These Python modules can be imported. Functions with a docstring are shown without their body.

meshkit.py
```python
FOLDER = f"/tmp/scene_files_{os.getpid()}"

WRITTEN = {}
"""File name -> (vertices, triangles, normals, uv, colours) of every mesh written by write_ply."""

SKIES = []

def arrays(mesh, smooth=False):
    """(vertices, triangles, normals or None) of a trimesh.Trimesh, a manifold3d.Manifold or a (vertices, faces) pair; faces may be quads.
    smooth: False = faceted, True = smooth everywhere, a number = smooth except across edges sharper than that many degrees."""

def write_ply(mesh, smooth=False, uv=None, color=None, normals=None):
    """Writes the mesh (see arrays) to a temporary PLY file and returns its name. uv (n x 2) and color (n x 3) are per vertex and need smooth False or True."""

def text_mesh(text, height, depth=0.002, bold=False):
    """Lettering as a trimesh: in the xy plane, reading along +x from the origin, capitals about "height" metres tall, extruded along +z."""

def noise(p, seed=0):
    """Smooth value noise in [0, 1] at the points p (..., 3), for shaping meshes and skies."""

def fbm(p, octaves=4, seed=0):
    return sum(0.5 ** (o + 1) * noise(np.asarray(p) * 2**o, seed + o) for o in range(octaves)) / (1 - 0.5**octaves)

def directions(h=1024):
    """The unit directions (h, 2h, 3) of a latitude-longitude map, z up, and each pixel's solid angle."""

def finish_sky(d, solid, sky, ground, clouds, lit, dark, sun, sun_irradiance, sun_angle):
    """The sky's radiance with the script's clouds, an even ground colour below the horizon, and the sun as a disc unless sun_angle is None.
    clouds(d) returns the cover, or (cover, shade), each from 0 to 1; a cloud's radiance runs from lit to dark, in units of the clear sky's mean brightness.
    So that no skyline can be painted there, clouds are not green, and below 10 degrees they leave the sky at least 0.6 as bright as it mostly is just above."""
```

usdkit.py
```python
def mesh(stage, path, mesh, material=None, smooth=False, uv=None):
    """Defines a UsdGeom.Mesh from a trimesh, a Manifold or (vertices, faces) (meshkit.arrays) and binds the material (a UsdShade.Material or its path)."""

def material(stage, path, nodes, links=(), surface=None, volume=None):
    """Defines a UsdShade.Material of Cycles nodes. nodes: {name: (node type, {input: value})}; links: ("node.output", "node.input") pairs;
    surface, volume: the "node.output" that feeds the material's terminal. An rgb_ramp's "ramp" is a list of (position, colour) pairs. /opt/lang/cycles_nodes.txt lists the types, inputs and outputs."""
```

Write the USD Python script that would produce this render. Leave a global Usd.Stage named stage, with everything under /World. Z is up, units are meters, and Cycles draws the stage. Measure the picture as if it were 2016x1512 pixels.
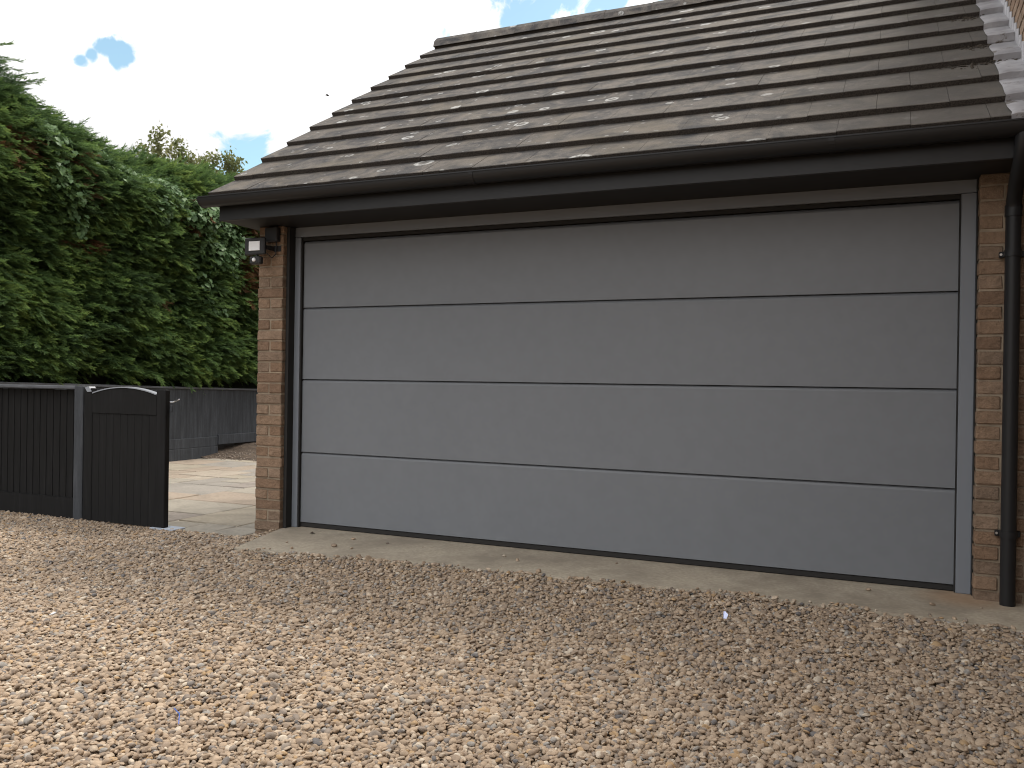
import math, random
import numpy as np, trimesh
import usdkit, meshkit
from shapely.geometry import Polygon
from pxr import Usd, UsdGeom, UsdLux, UsdShade, Sdf, Gf, Vt

stage = Usd.Stage.CreateInMemory()
UsdGeom.SetStageUpAxis(stage, "Z"); UsdGeom.SetStageMetersPerUnit(stage, 1.0)
UsdGeom.Xform.Define(stage, "/World"); UsdGeom.Scope.Define(stage, "/World/Looks")

# ---------------------------------------------------------------- camera
YAW, PITCH, ROLL = 0.4130, -0.0017, 0.0150
CAM = np.array([3.8043, -4.9801, 1.0524])
fw = np.array([-math.sin(YAW) * math.cos(PITCH), math.cos(YAW) * math.cos(PITCH), math.sin(PITCH)])
r0 = np.cross(fw, [0, 0, 1]); r0 /= np.linalg.norm(r0); u0 = np.cross(r0, fw)
rt = math.cos(ROLL) * r0 + math.sin(ROLL) * u0; up = -math.sin(ROLL) * r0 + math.cos(ROLL) * u0
cam = UsdGeom.Camera.Define(stage, "/World/camera")
cam.CreateHorizontalApertureAttr(36.0); cam.CreateVerticalApertureAttr(27.0)
cam.CreateFocalLengthAttr(36.0 * 1690 / 2016)
cam.CreateClippingRangeAttr(Gf.Vec2f(0.05, 5000))
EXPOSURE = 1.18
cam.CreateExposureAttr(EXPOSURE)
m4 = Gf.Matrix4d(*[float(x) for x in (*rt, 0, *up, 0, *(-fw), 0, *CAM, 1)])
cam.AddTransformOp().Set(m4)

# ---------------------------------------------------------------- sky and sun
SUN = np.array([0.18, 0.46, 0.80]); SUN /= np.linalg.norm(SUN)
BLUE = [((-0.718, 0.615, 0.325), 0.0095), ((-0.710, 0.626, 0.319), 0.0095), ((-0.734, 0.603, 0.311), 0.007), ((-0.726, 0.610, 0.318), 0.007),
        ((-0.350, 0.850, 0.394), 0.042), ((-0.318, 0.858, 0.408), 0.040), ((-0.276, 0.868, 0.416), 0.030), ((-0.641, 0.733, 0.224), 0.036),
        ((-0.20, 0.80, 0.57), 0.12), ((0.5, 0.6, 0.6), 0.15), ((-0.6, -0.5, 0.6), 0.15), ((0.3, -0.7, 0.6), 0.15), ((-0.9, 0.1, 0.4), 0.12)]
sn = {"tc": ("texture_coordinate", {}),
      "sky": ("sky_texture", {"sky_type": "single_scattering", "sun_disc": False, "sun_elevation": math.asin(SUN[2]), "sun_rotation": math.atan2(SUN[0], SUN[1])}),
      "n": ("noise_texture", {"scale": 20.0, "detail": 7.0, "roughness": 0.6, "distortion": 0.4}),
      "n2": ("noise_texture", {"scale": 3.0, "detail": 4.0, "roughness": 0.5}),
      "cl": ("rgb_ramp", {"ramp": [(0.30, (7.4, 7.4, 8.0)), (0.62, (15.5, 15.3, 15.0))]}),
      "sz": ("separate_xyz", {}), "cz": ("map_range", {"from_min": 0.0, "from_max": 1.0, "to_min": 0.55, "to_max": 1.55, "clamp": True}), "cg": ("combine_xyz", {}), "sk": ("mix_color", {"blend_type": "multiply", "fac": 1.0, "b": (1.55, 1.75, 1.50), "use_clamp": False, "use_clamp_result": False}), "cm": ("mix_color", {"blend_type": "multiply", "fac": 1.0, "use_clamp": False, "use_clamp_result": False}), "mix": ("mix_color", {}), "bg": ("background_shader", {"strength": 0.055})}
sl = [("tc.generated", "n.vector"), ("tc.generated", "n2.vector"), ("n2.fac", "cl.fac"), ("tc.generated", "sz.vector"), ("sz.z", "cz.value"), ("cz.result", "cg.x"), ("cz.result", "cg.y"), ("cz.result", "cg.z"), ("cl.color", "cm.a"), ("cg.vector", "cm.b")]
prev = None
for i, (d, r) in enumerate(BLUE):
    d = np.array(d) / np.linalg.norm(d)
    sn[f"d{i}"] = ("vector_math", {"math_type": "distance", "vector2": tuple(d)})
    sn[f"m{i}"] = ("map_range", {"range_type": "smoothstep", "from_min": 0.0, "from_max": 2.3 * r, "to_min": 0.80, "to_max": 0.0, "clamp": True})
    sl += [("tc.generated", f"d{i}.vector1"), (f"d{i}.value", f"m{i}.value")]
    if prev is None: prev = f"m{i}.result"
    else:
        sn[f"x{i}"] = ("math", {"math_type": "maximum"}); sl += [(prev, f"x{i}.value1"), (f"m{i}.result", f"x{i}.value2")]; prev = f"x{i}.value"
sn["sub"] = ("math", {"math_type": "subtract"}); sn["nc"] = ("map_range", {"from_min": 0.30, "from_max": 0.70, "to_min": 0.0, "to_max": 1.0, "clamp": True})
sl += [("n.fac", "nc.value"), ("nc.result", "sub.value1"), (prev, "sub.value2")]
sn["cov"] = ("map_range", {"range_type": "smoothstep", "from_min": -0.14, "from_max": 0.24, "to_min": 0.04, "to_max": 1.0, "clamp": True})
sl += [("sub.value", "cov.value"), ("cov.result", "mix.fac"), ("sky.color", "sk.a"), ("sk.result", "mix.a"), ("cm.result", "mix.b"), ("mix.result", "bg.color")]
sky_mat = usdkit.material(stage, "/World/Looks/sky", sn, sl, surface="bg.background")
sky = UsdLux.DomeLight.Define(stage, "/World/sky")
UsdShade.MaterialBindingAPI.Apply(sky.GetPrim()).Bind(sky_mat)
sky.GetPrim().SetCustomDataByKey("kind", "structure")
sun = UsdLux.DistantLight.Define(stage, "/World/sun")
sun.CreateNormalizeAttr(True); sun.CreateIntensityAttr(0.40); sun.CreateAngleAttr(18.0); sun.CreateColorAttr(Gf.Vec3f(1.0, 0.93, 0.83))
zz = SUN; xx = np.cross([0, 0, 1], zz); xx /= np.linalg.norm(xx); yy = np.cross(zz, xx)
sun.AddTransformOp().Set(Gf.Matrix4d(*[float(v) for v in (*xx, 0, *yy, 0, *zz, 0, 0, 0, 20, 1)]))

# ---------------------------------------------------------------- helpers
used = {}
def numbered(path):
    k = used.get(path, -1) + 1; used[path] = k
    return path if k == 0 else f"{path}_{k:03d}"
def tag(p, label=None, cat=None, group=None, kind=None):
    p = p.GetPrim() if hasattr(p, "GetPrim") else p
    for k, v in (("label", label), ("category", cat), ("group", group), ("kind", kind)):
        if v: p.SetCustomDataByKey(k, v)
    return p
def pth(parent): return "/World" if parent is None else str((parent.GetPrim() if hasattr(parent, "GetPrim") else parent).GetPath())
def obj(name, mesh, mat, parent=None, smooth=False):
    return usdkit.mesh(stage, numbered(pth(parent) + "/" + name), mesh, M[mat], smooth=smooth).GetPrim()
def thing(name, label, cat, group=None):
    return tag(UsdGeom.Xform.Define(stage, numbered("/World/" + name)), label, cat, group)
cat_ = trimesh.util.concatenate
_CB = None
def cbox(x0, x1, y0, y1, z0, z1, c=0.004):
    """Chamfered box."""
    global _CB
    s = [(a, b, d) for a in (0, 1) for b in (0, 1) for d in (0, 1)]
    if _CB is None:
        pts = []
        for (a, b, d) in s:
            for k in range(3):
                p = [(-1 if v == 0 else 1) for v in (a, b, d)]; q = [x * (0.8 if i != k else 1.0) for i, x in enumerate(p)]
                pts.append(q)
        h = trimesh.convex.convex_hull(np.array(pts, float))
        o = [int(np.argmin(np.linalg.norm(np.array(pts) - v, axis=1))) for v in h.vertices]
        _CB = (np.array(o)[h.faces], s)
    lo, hi = np.array([x0, y0, z0]), np.array([x1, y1, z1])
    c = min(c, 0.45 * (hi - lo).min()); pts = []
    for (a, b, d) in _CB[1]:
        k3 = np.array((a, b, d)); corner = np.where(k3 == 0, lo, hi); inw = np.where(k3 == 0, lo + c, hi - c)
        for k in range(3):
            q = inw.copy(); q[k] = corner[k]; pts.append(q)
    return trimesh.Trimesh(np.array(pts), _CB[0], process=False)
def box(x0, x1, y0, y1, z0, z1):
    m = trimesh.creation.box((x1 - x0, y1 - y0, z1 - z0)); m.apply_translation(((x0 + x1) / 2, (y0 + y1) / 2, (z0 + z1) / 2)); return m
def tube(path, r, n=16, caps=True):
    P = np.asarray(path, float); rr = np.broadcast_to(np.asarray(r, float), (len(P),))
    T = np.gradient(P, axis=0); T /= np.linalg.norm(T, axis=1, keepdims=True)
    a = np.array([0, 0, 1.0]) if abs(T[0][2]) < 0.9 else np.array([1.0, 0, 0]); rings = []
    for p, t, q in zip(P, T, rr):
        e1 = np.cross(t, a); e1 /= np.linalg.norm(e1); e2 = np.cross(t, e1); a = np.cross(e1, t)
        ang = np.arange(n) * 2 * math.pi / n
        rings.append(p + q * (np.cos(ang)[:, None] * e1 + np.sin(ang)[:, None] * e2))
    V = np.vstack(rings); F = []
    for i in range(len(P) - 1):
        for j in range(n):
            k = (j + 1) % n; A, B, C, D = i * n + j, i * n + k, (i + 1) * n + k, (i + 1) * n + j
            F += [(A, C, B), (A, D, C)]
    if caps:
        V = np.vstack([V, P[0], P[-1]]); c0, c1 = len(V) - 2, len(V) - 1
        for j in range(n):
            k = (j + 1) % n; F += [(c0, j, k), (c1, (len(P) - 1) * n + k, (len(P) - 1) * n + j)]
    m = trimesh.Trimesh(V, np.array(F), process=False); m.fix_normals(); return m
def prism_x(poly_yz, x0, x1):
    """Extrudes a polygon in the (y, z) plane along x."""
    m = trimesh.creation.extrude_polygon(Polygon(poly_yz), x1 - x0, engine="earcut")
    v = np.array(m.vertices); m = trimesh.Trimesh(np.stack([v[:, 2] + x0, v[:, 0], v[:, 1]], 1), m.faces, process=False); return m
def prism_z(poly_xy, z0, z1):
    m = trimesh.creation.extrude_polygon(Polygon(poly_xy), z1 - z0, engine="earcut"); m.apply_translation((0, 0, z0)); return m
def prism_y(poly_xz, y0, y1):
    m = trimesh.creation.extrude_polygon(Polygon(poly_xz), y1 - y0, engine="earcut")
    v = np.array(m.vertices); m = trimesh.Trimesh(np.stack([v[:, 0], v[:, 2] + y0, v[:, 1]], 1), m.faces[:, ::-1], process=False); return m
def jitter(m, a, rng):
    m = m.copy(); v = np.array(m.vertices); m.vertices = v + rng.uniform(-a, a, v.shape); return m

# ---------------------------------------------------------------- materials
M = {}
def mat(name, ramp, scale=6.0, detail=5.0, rough=0.85, bump=0.0, bscale=60.0, bdist=0.004, spec=0.3, stretch=(1, 1, 1), nrough=0.6, extra=None, dist=0.0, fine=0.0):
    """Colour from world-space noise through a ramp, a finer mottling, and fine relief."""
    n = {"g": ("geometry", {}), "mp": ("mapping", {"scale": stretch}),
         "n": ("noise_texture", {"scale": scale, "detail": detail, "roughness": nrough, "distortion": dist}),
         "r": ("rgb_ramp", {"ramp": ramp}),
         "p": ("principled_bsdf", {"roughness": rough, "specular_ior_level": spec})}
    l = [("g.position", "mp.vector"), ("mp.vector", "n.vector"), ("n.fac", "r.fac")]
    col = "r.color"
    if fine:
        n["fn"] = ("noise_texture", {"scale": scale * 14, "detail": 3.0}); n["fr"] = ("rgb_ramp", {"ramp": [(0.3, (1 - fine,) * 3), (0.7, (1 + fine,) * 3)]})
        n["fm"] = ("mix_color", {"blend_type": "multiply", "fac": 1.0, "use_clamp": False})
        l += [("mp.vector", "fn.vector"), ("fn.fac", "fr.fac"), (col, "fm.a"), ("fr.color", "fm.b")]; col = "fm.result"
    if extra: col = extra(n, l, col)
    l.append((col, "p.base_color"))
    if bump:
        n["bn"] = ("noise_texture", {"scale": bscale, "detail": 4.0, "roughness": 0.6}); n["b"] = ("bump", {"strength": bump, "distance": bdist})
        l += [("mp.vector", "bn.vector"), ("bn.fac", "b.height"), ("b.normal", "p.normal")]
    M[name] = usdkit.material(stage, "/World/Looks/" + name, n, l, surface="p.BSDF"); return M[name]
def plain(name, c, rough=0.5, spec=0.5, metallic=0.0):
    M[name] = usdkit.material(stage, "/World/Looks/" + name, {"p": ("principled_bsdf", {"base_color": c, "roughness": rough, "specular_ior_level": spec, "metallic": metallic})}, surface="p.BSDF")

def sc(c, k): return tuple(x * k for x in c)
def var(c, lo, hi): return [(0.3, sc(c, lo)), (0.7, sc(c, hi))]
mat("earth", var((0.13, 0.10, 0.065), .6, 1.4), 1.5, bump=.5, bscale=20)
mat("soil", var((0.075, 0.055, 0.040), .55, 1.6), 14, 6, bump=1.0, bscale=45, bdist=.02)
mat("gravel_sheet", [(0.3, (.14, .10, .07)), (0.7, (.34, .26, .18))], 60, 3, bump=1.0, bscale=60, bdist=.02)
def conc_stain(n, l, col):
    n["cn"] = ("noise_texture", {"scale": 1.7, "detail": 8.0, "roughness": .72}); n["cr"] = ("rgb_ramp", {"ramp": [(.44, (0, 0, 0)), (.62, (.8,) * 3)]}); n["cx"] = ("mix_color", {"b": (.235, .20, .155)})
    n["dd"] = ("vector_math", {"math_type": "distance", "vector2": (4.17, -.09, 0)}); n["dm"] = ("map_range", {"range_type": "smoothstep", "from_min": .05, "from_max": .30, "to_min": .55, "to_max": 0.0, "clamp": True}); n["dx"] = ("mix_color", {"b": (.36, .21, .11)})
    l += [("g.position", "cn.vector"), ("cn.fac", "cr.fac"), ("cr.color", "cx.fac"), (col, "cx.a"), ("g.position", "dd.vector1"), ("dd.value", "dm.value"), ("dm.result", "dx.fac"), ("cx.result", "dx.a")]
    return "dx.result"
mat("concrete", [(0.28, (.33, .285, .22)), (0.5, (.40, .345, .265)), (0.75, (.45, .395, .31))], 3.5, 7, .9, .5, 130, .004, fine=.16, extra=conc_stain)
mat("mortar", var((0.25, 0.20, 0.145), .75, 1.2), 12, 5, .95, .6, 160, .003)
BR = [(.185, .120, .078), (.205, .138, .092), (.160, .104, .069), (.215, .150, .104), (.172, .122, .086)]
for i, c in enumerate(BR):
    mat(f"brick_{'abcde'[i]}", [(0.25, sc(c, .62)), (0.5, c), (0.78, sc(c, 1.3))], 26, 7, .92, 1.0, 38, .012, .2, fine=.25, nrough=.75)
PAVE = dict(buff=(.30, .265, .205), rose=(.285, .225, .175), grey=(.225, .213, .198), plum=(.205, .182, .170), sand=(.33, .28, .225), sage=(.275, .255, .215))
for k, c in PAVE.items():
    c = tuple(.62 * a + .38 * b for a, b in zip(c, (.285, .25, .20)))
    mat("sandstone_" + k, [(0.25, sc(c, .74)), (0.5, c), (0.8, sc(c, 1.2))], 2.6, 6, .85, .4, 40, .005, .3, dist=1.2, fine=.1)
mat("pointing", var((0.46, 0.42, 0.345), .85, 1.1), 20, 4, .95, .4, 120)
mat("door_grey", [(0.2, (.132, .142, .155)), (0.8, (.140, .150, .163))], 1.2, 3, .42, .14, 420, .0012, .5, fine=.035)
mat("frame_grey", [(0.2, (.146, .160, .180)), (0.8, (.158, .172, .192))], 2, 3, .42, .1, 420, .001, .5)
plain("seal_black", (.020, .019, .018), .75, .25)
plain("gutter_black", (.008, .008, .0085), .42, .34)
mat("fascia_black", var((.008, .008, .0085), .8, 1.2), 9, 4, .42, .15, 60, .002, .4)
plain("soffit_black", (.016, .015, .015), .6, .3)
plain("lamp_black", (.018, .018, .019), .45, .4)
plain("lens_white", (.78, .80, .82), .22, .5)
plain("chrome", (.72, .73, .76), .22, .5, 1.0)
plain("screw_steel", (.5, .48, .45), .35, .5, 1.0)
mat("fence_black", [(0.25, (.005, .005, .0051)), (0.55, (.008, .008, .0082)), (0.85, (.014, .014, .0145))], 5, 6, .7, .4, 26, .002, .18, stretch=(6, 6, .6), fine=.2)
mat("fence_slate", [(0.25, (.022, .0245, .028)), (0.55, (.042, .046, .052)), (0.85, (.078, .084, .093))], 5, 6, .7, .5, 26, .003, .3, stretch=(5, 5, .5), fine=.2)
mat("cap_slate", var((.085, .09, .10), .7, 1.3), 8, 5, .5, .3, 60, .002, .4)
def lead_spots(n, l, col):
    n["ln"] = ("noise_texture", {"scale": 9.0, "detail": 7.0, "roughness": .7}); n["lr"] = ("rgb_ramp", {"ramp": [(.60, (0, 0, 0)), (.66, (1, 1, 1))]})
    n["lm"] = ("mix_color", {"b": (.10, .085, .07)}); l += [("mp.vector", "ln.vector"), ("ln.fac", "lr.fac"), ("lr.color", "lm.fac"), (col, "lm.a")]; return "lm.result"
mat("lead", [(0.25, (.19, .187, .195)), (0.5, (.28, .276, .287)), (0.75, (.42, .415, .425))], 7, 6, .55, .35, 30, .004, .4, extra=lead_spots)
plain("cap_sky_glint", (.22, .235, .26), .45, .5)  # paler than the gate paint: sky reflection on its tops put into the colour
plain("steel_plate", (.34, .38, .44), .5, .5)
plain("string_blue", (.05, .12, .42), .6, .3)
plain("paper", (.62, .68, .90), .7, .3)

def tile_mat(name, c1, c2, k, seed):
    """Weathered concrete tile: sooty patches, mossy stains, lichen discs and rings."""
    n = {"g": ("geometry", {}), "mp": ("mapping", {"location": (seed * 3.7, seed * 1.3, 0)}), "tn": ("noise_texture", {"scale": 4.6, "detail": 9.0, "roughness": .70, "distortion": .8}),
         "r": ("rgb_ramp", {"ramp": [(.40, c1), (.50, tuple(np.array(c1) * .5 + np.array(c2) * .5)), (.60, c2)]}),
         "fn": ("noise_texture", {"scale": 130.0, "detail": 3.0}), "fr": ("rgb_ramp", {"ramp": [(.3, (.7,) * 3), (.7, (1.3,) * 3)]}), "fm": ("mix_color", {"blend_type": "multiply", "fac": 1.0}),
         "mn": ("noise_texture", {"scale": 2.2, "detail": 6.0, "roughness": .65}), "mr": ("rgb_ramp", {"ramp": [(.50, (0, 0, 0)), (.70, (.6,) * 3)]}), "mm": ("mix_color", {"b": (.120, .100, .072)}),
         "p": ("principled_bsdf", {"roughness": .9, "specular_ior_level": .25}),
         "bn": ("noise_texture", {"scale": 110.0, "detail": 5.0, "roughness": .7}), "b": ("bump", {"strength": .8, "distance": .005})}
    l = [("g.position", "mp.vector"), ("mp.vector", "tn.vector"), ("tn.fac", "r.fac"), ("mp.vector", "fn.vector"), ("fn.fac", "fr.fac"), ("r.color", "fm.a"), ("fr.color", "fm.b"),
         ("g.position", "mn.vector"), ("mn.fac", "mr.fac"), ("mr.color", "mm.fac"), ("fm.result", "mm.a"), ("g.position", "bn.vector"), ("bn.fac", "b.height"), ("b.normal", "p.normal")]
    # towards the house the tiles are cleaner and paler brown
    n["sx"] = ("separate_xyz", {}); n["sm"] = ("map_range", {"range_type": "smoothstep", "from_min": 2.9, "from_max": 4.1, "to_min": 0.0, "to_max": 0.72, "clamp": True}); n["cm"] = ("mix_color", {"b": (.092, .083, .072)})
    n["lf"] = ("map_range", {"range_type": "smoothstep", "from_min": 2.6, "from_max": 3.9, "to_min": 1.0, "to_max": 0.12, "clamp": True})
    l += [("g.position", "sx.vector"), ("sx.x", "sm.value"), ("sx.x", "lf.value"), ("sm.result", "cm.fac"), ("mm.result", "cm.a")]
    col = "cm.result"
    # lichen: for every voronoi cell a disc or ring of its own size, broken up by noise
    n["wn"] = ("noise_texture", {"scale": 30.0, "detail": 3.0}); n["wa"] = ("vector_math", {"math_type": "multiply_add", "vector2": (.02, .02, .02)})
    l += [("g.position", "wn.vector"), ("wn.color", "wa.vector1"), ("g.position", "wa.vector3")]
    n["ln"] = ("noise_texture", {"scale": 38.0, "detail": 5.0, "roughness": .7}); l.append(("g.position", "ln.vector"))
    for j, (s, rad, keep, ring) in enumerate(((4.0, .30, .38, True), (6.5, .26, .52, True), (15.0, .32, .5, False))):
        a = f"v{j}"
        n[a] = ("voronoi_texture", {"scale": s}); n[a + "s"] = ("separate_color", {}); n[a + "k"] = ("math", {"math_type": "greater_than", "value2": keep})
        n[a + "q"] = ("math", {"math_type": "multiply", "value2": rad})
        n[a + "d"] = ("math", {"math_type": "divide"})
        l += [("wa.vector", a + ".vector"), (a + ".color", a + "s.color"), (a + "s.r", a + "k.value1"), (a + "s.g", a + "q.value1"), (a + ".distance", a + "d.value1"), (a + "q.value", a + "d.value2")]
        ramp = [(.0, (.12,) * 3), (.45, (.16,) * 3), (.62, (1,) * 3), (.86, (1,) * 3), (.98, (0,) * 3)] if ring else [(.0, (1,) * 3), (.55, (.9,) * 3), (.9, (0,) * 3)]
        n[a + "r"] = ("rgb_ramp", {"ramp": ramp}); n[a + "b"] = ("map_range", {"from_min": .34, "from_max": .50, "clamp": True}); n[a + "m"] = ("math", {"math_type": "multiply"}); n[a + "n"] = ("math", {"math_type": "multiply"})
        n[a + "f"] = ("math", {"math_type": "multiply", "value2": (.9, .65, .5)[j] * k}); n[a + "x"] = ("mix_color", {"b": (.36, .36, .345)})
        n[a + "z"] = ("math", {"math_type": "multiply"})
        l += [(a + "d.value", a + "r.fac"), ("ln.fac", a + "b.value"), (a + "r.color", a + "m.value1"), (a + "k.value", a + "m.value2"), (a + "m.value", a + "n.value1"), (a + "b.result", a + "n.value2"),
              (a + "n.value", a + "z.value1"), ("lf.result", a + "z.value2"), (a + "z.value", a + "f.value1"), (a + "f.value", a + "x.fac"), (col, a + "x.a")]
        col = a + "x.result"
    # the nose and other non-upward faces of each tile take a darker mottled brown
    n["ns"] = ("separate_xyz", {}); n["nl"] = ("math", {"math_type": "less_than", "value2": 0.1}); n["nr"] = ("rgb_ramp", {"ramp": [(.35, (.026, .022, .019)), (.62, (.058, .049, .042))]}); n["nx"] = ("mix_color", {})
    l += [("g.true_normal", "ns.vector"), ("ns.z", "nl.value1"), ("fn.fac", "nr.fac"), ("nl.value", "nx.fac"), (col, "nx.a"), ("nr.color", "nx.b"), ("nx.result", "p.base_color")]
    M[name] = usdkit.material(stage, "/World/Looks/" + name, n, l, surface="p.BSDF")
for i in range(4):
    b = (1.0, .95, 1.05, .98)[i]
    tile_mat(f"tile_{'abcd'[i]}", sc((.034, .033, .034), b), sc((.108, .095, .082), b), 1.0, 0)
mat("tile_edge", var((.055, .046, .040), .7, 1.3), 40, 5, .95, .8, 110, .005)
mat("moss", var((.045, .036, .026), .5, 1.6), 60, 4, .95, .8, 100, .01)

def leaf_mat(name, ramp, trans=0.35, rough=.6, spec=.25, noise=2.2, tip=None):
    n = {"g": ("geometry", {}), "n": ("noise_texture", {"scale": noise, "detail": 4.0, "roughness": .6}), "oi": ("object_info", {}), "w": ("white_noise_texture", {}),
         "a": ("math", {"math_type": "multiply_add", "value2": .38}), "s": ("math", {"math_type": "subtract", "value2": .19}),
         "r": ("rgb_ramp", {"ramp": ramp}), "p": ("principled_bsdf", {"roughness": rough, "specular_ior_level": spec}), "t": ("translucent_bsdf", {}), "x": ("mix_closure", {"fac": trans})}
    l = [("g.position", "n.vector"), ("oi.location", "w.vector"), ("w.value", "a.value1"), ("n.fac", "a.value3"), ("a.value", "s.value1"), ("s.value", "r.fac"), ("r.color", "p.base_color"), ("r.color", "t.color"),
         ("p.BSDF", "x.closure1"), ("t.BSDF", "x.closure2")]
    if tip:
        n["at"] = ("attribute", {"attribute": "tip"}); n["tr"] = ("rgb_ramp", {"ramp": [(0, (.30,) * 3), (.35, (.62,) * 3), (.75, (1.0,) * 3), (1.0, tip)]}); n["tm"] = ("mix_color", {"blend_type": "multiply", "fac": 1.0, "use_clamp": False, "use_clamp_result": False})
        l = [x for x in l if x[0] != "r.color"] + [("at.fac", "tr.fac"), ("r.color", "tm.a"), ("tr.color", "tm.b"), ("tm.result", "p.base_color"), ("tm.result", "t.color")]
    M[name] = usdkit.material(stage, "/World/Looks/" + name, n, l, surface="x.closure")
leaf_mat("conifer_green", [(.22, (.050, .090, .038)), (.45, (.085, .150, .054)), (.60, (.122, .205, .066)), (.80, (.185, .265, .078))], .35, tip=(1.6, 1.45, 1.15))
leaf_mat("conifer_dead", [(.25, (.075, .042, .020)), (.7, (.17, .085, .038))], .2)
leaf_mat("ivy_green", [(.25, (.045, .095, .038)), (.5, (.085, .155, .060)), (.78, (.15, .24, .095))], .25, .52, .28, 9)
leaf_mat("tree_green", [(.25, (.090, .110, .045)), (.5, (.15, .17, .070)), (.78, (.24, .23, .11))], .5)
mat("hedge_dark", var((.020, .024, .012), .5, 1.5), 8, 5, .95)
mat("bark", var((.085, .062, .045), .5, 1.5), 14, 5, .95, .8, 40, .01, stretch=(1, 1, .3))
plain("bird_dark", (.03, .028, .026), .8, .2)

def brick_sheet(name):
    n = {"g": ("geometry", {}), "s": ("separate_xyz", {}), "a": ("math", {"math_type": "add"}), "c": ("combine_xyz", {}),
         "b": ("brick_texture", {"color1": (.16, .104, .068), "color2": (.21, .142, .096), "mortar": (.26, .21, .155), "scale": 1.0, "mortar_size": .005, "brick_width": .225, "row_height": .075, "mortar_smooth": .2}),
         "p": ("principled_bsdf", {"roughness": .92, "specular_ior_level": .2}), "bp": ("bump", {"strength": .8, "distance": .006, "invert": True})}
    l = [("g.position", "s.vector"), ("s.x", "a.value1"), ("s.y", "a.value2"), ("a.value", "c.x"), ("s.z", "c.y"), ("c.vector", "b.vector"), ("b.color", "p.base_color"), ("b.fac", "bp.height"), ("bp.normal", "p.normal")]
    M[name] = usdkit.material(stage, "/World/Looks/" + name, n, l, surface="p.BSDF")
brick_sheet("brick_sheet")

PEB = [((.42, .320, .225), 32), ((.365, .272, .188), 30), ((.30, .228, .165), 20), ((.47, .378, .28), 14), ((.27, .222, .178), 10), ((.56, .48, .375), 5), ((.43, .295, .165), 4), ((.215, .19, .17), 4), ((.33, .305, .27), 5), ((.15, .14, .135), 1.2)]
for i, (c, w) in enumerate(PEB):
    c = (c[0] * .83, c[1] * .835, c[2] * .845)
    mat(f"pebble_{'abcdefghij'[i]}", [(0.3, sc(c, .74)), (0.5, c), (0.72, sc(c, 1.24))], 28, 4, .78, .35, 180, .002, .3, fine=.08)

# ================================================================= SETTING
rng = np.random.default_rng(7)
g = trimesh.Trimesh([[-400, -400, -.16], [400, -400, -.16], [400, 400, -.16], [-400, 400, -.16]], [[0, 1, 2], [0, 2, 3]])
tag(obj("ground", g, "earth"), kind="structure")
g = trimesh.Trimesh([[-4.9, -14, -.095], [16, -14, -.095], [16, -.1, -.095], [-4.9, -.1, -.095]], [[0, 1, 2], [0, 2, 3]])
tag(obj("driveway", g, "gravel_sheet"), kind="structure")

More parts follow.
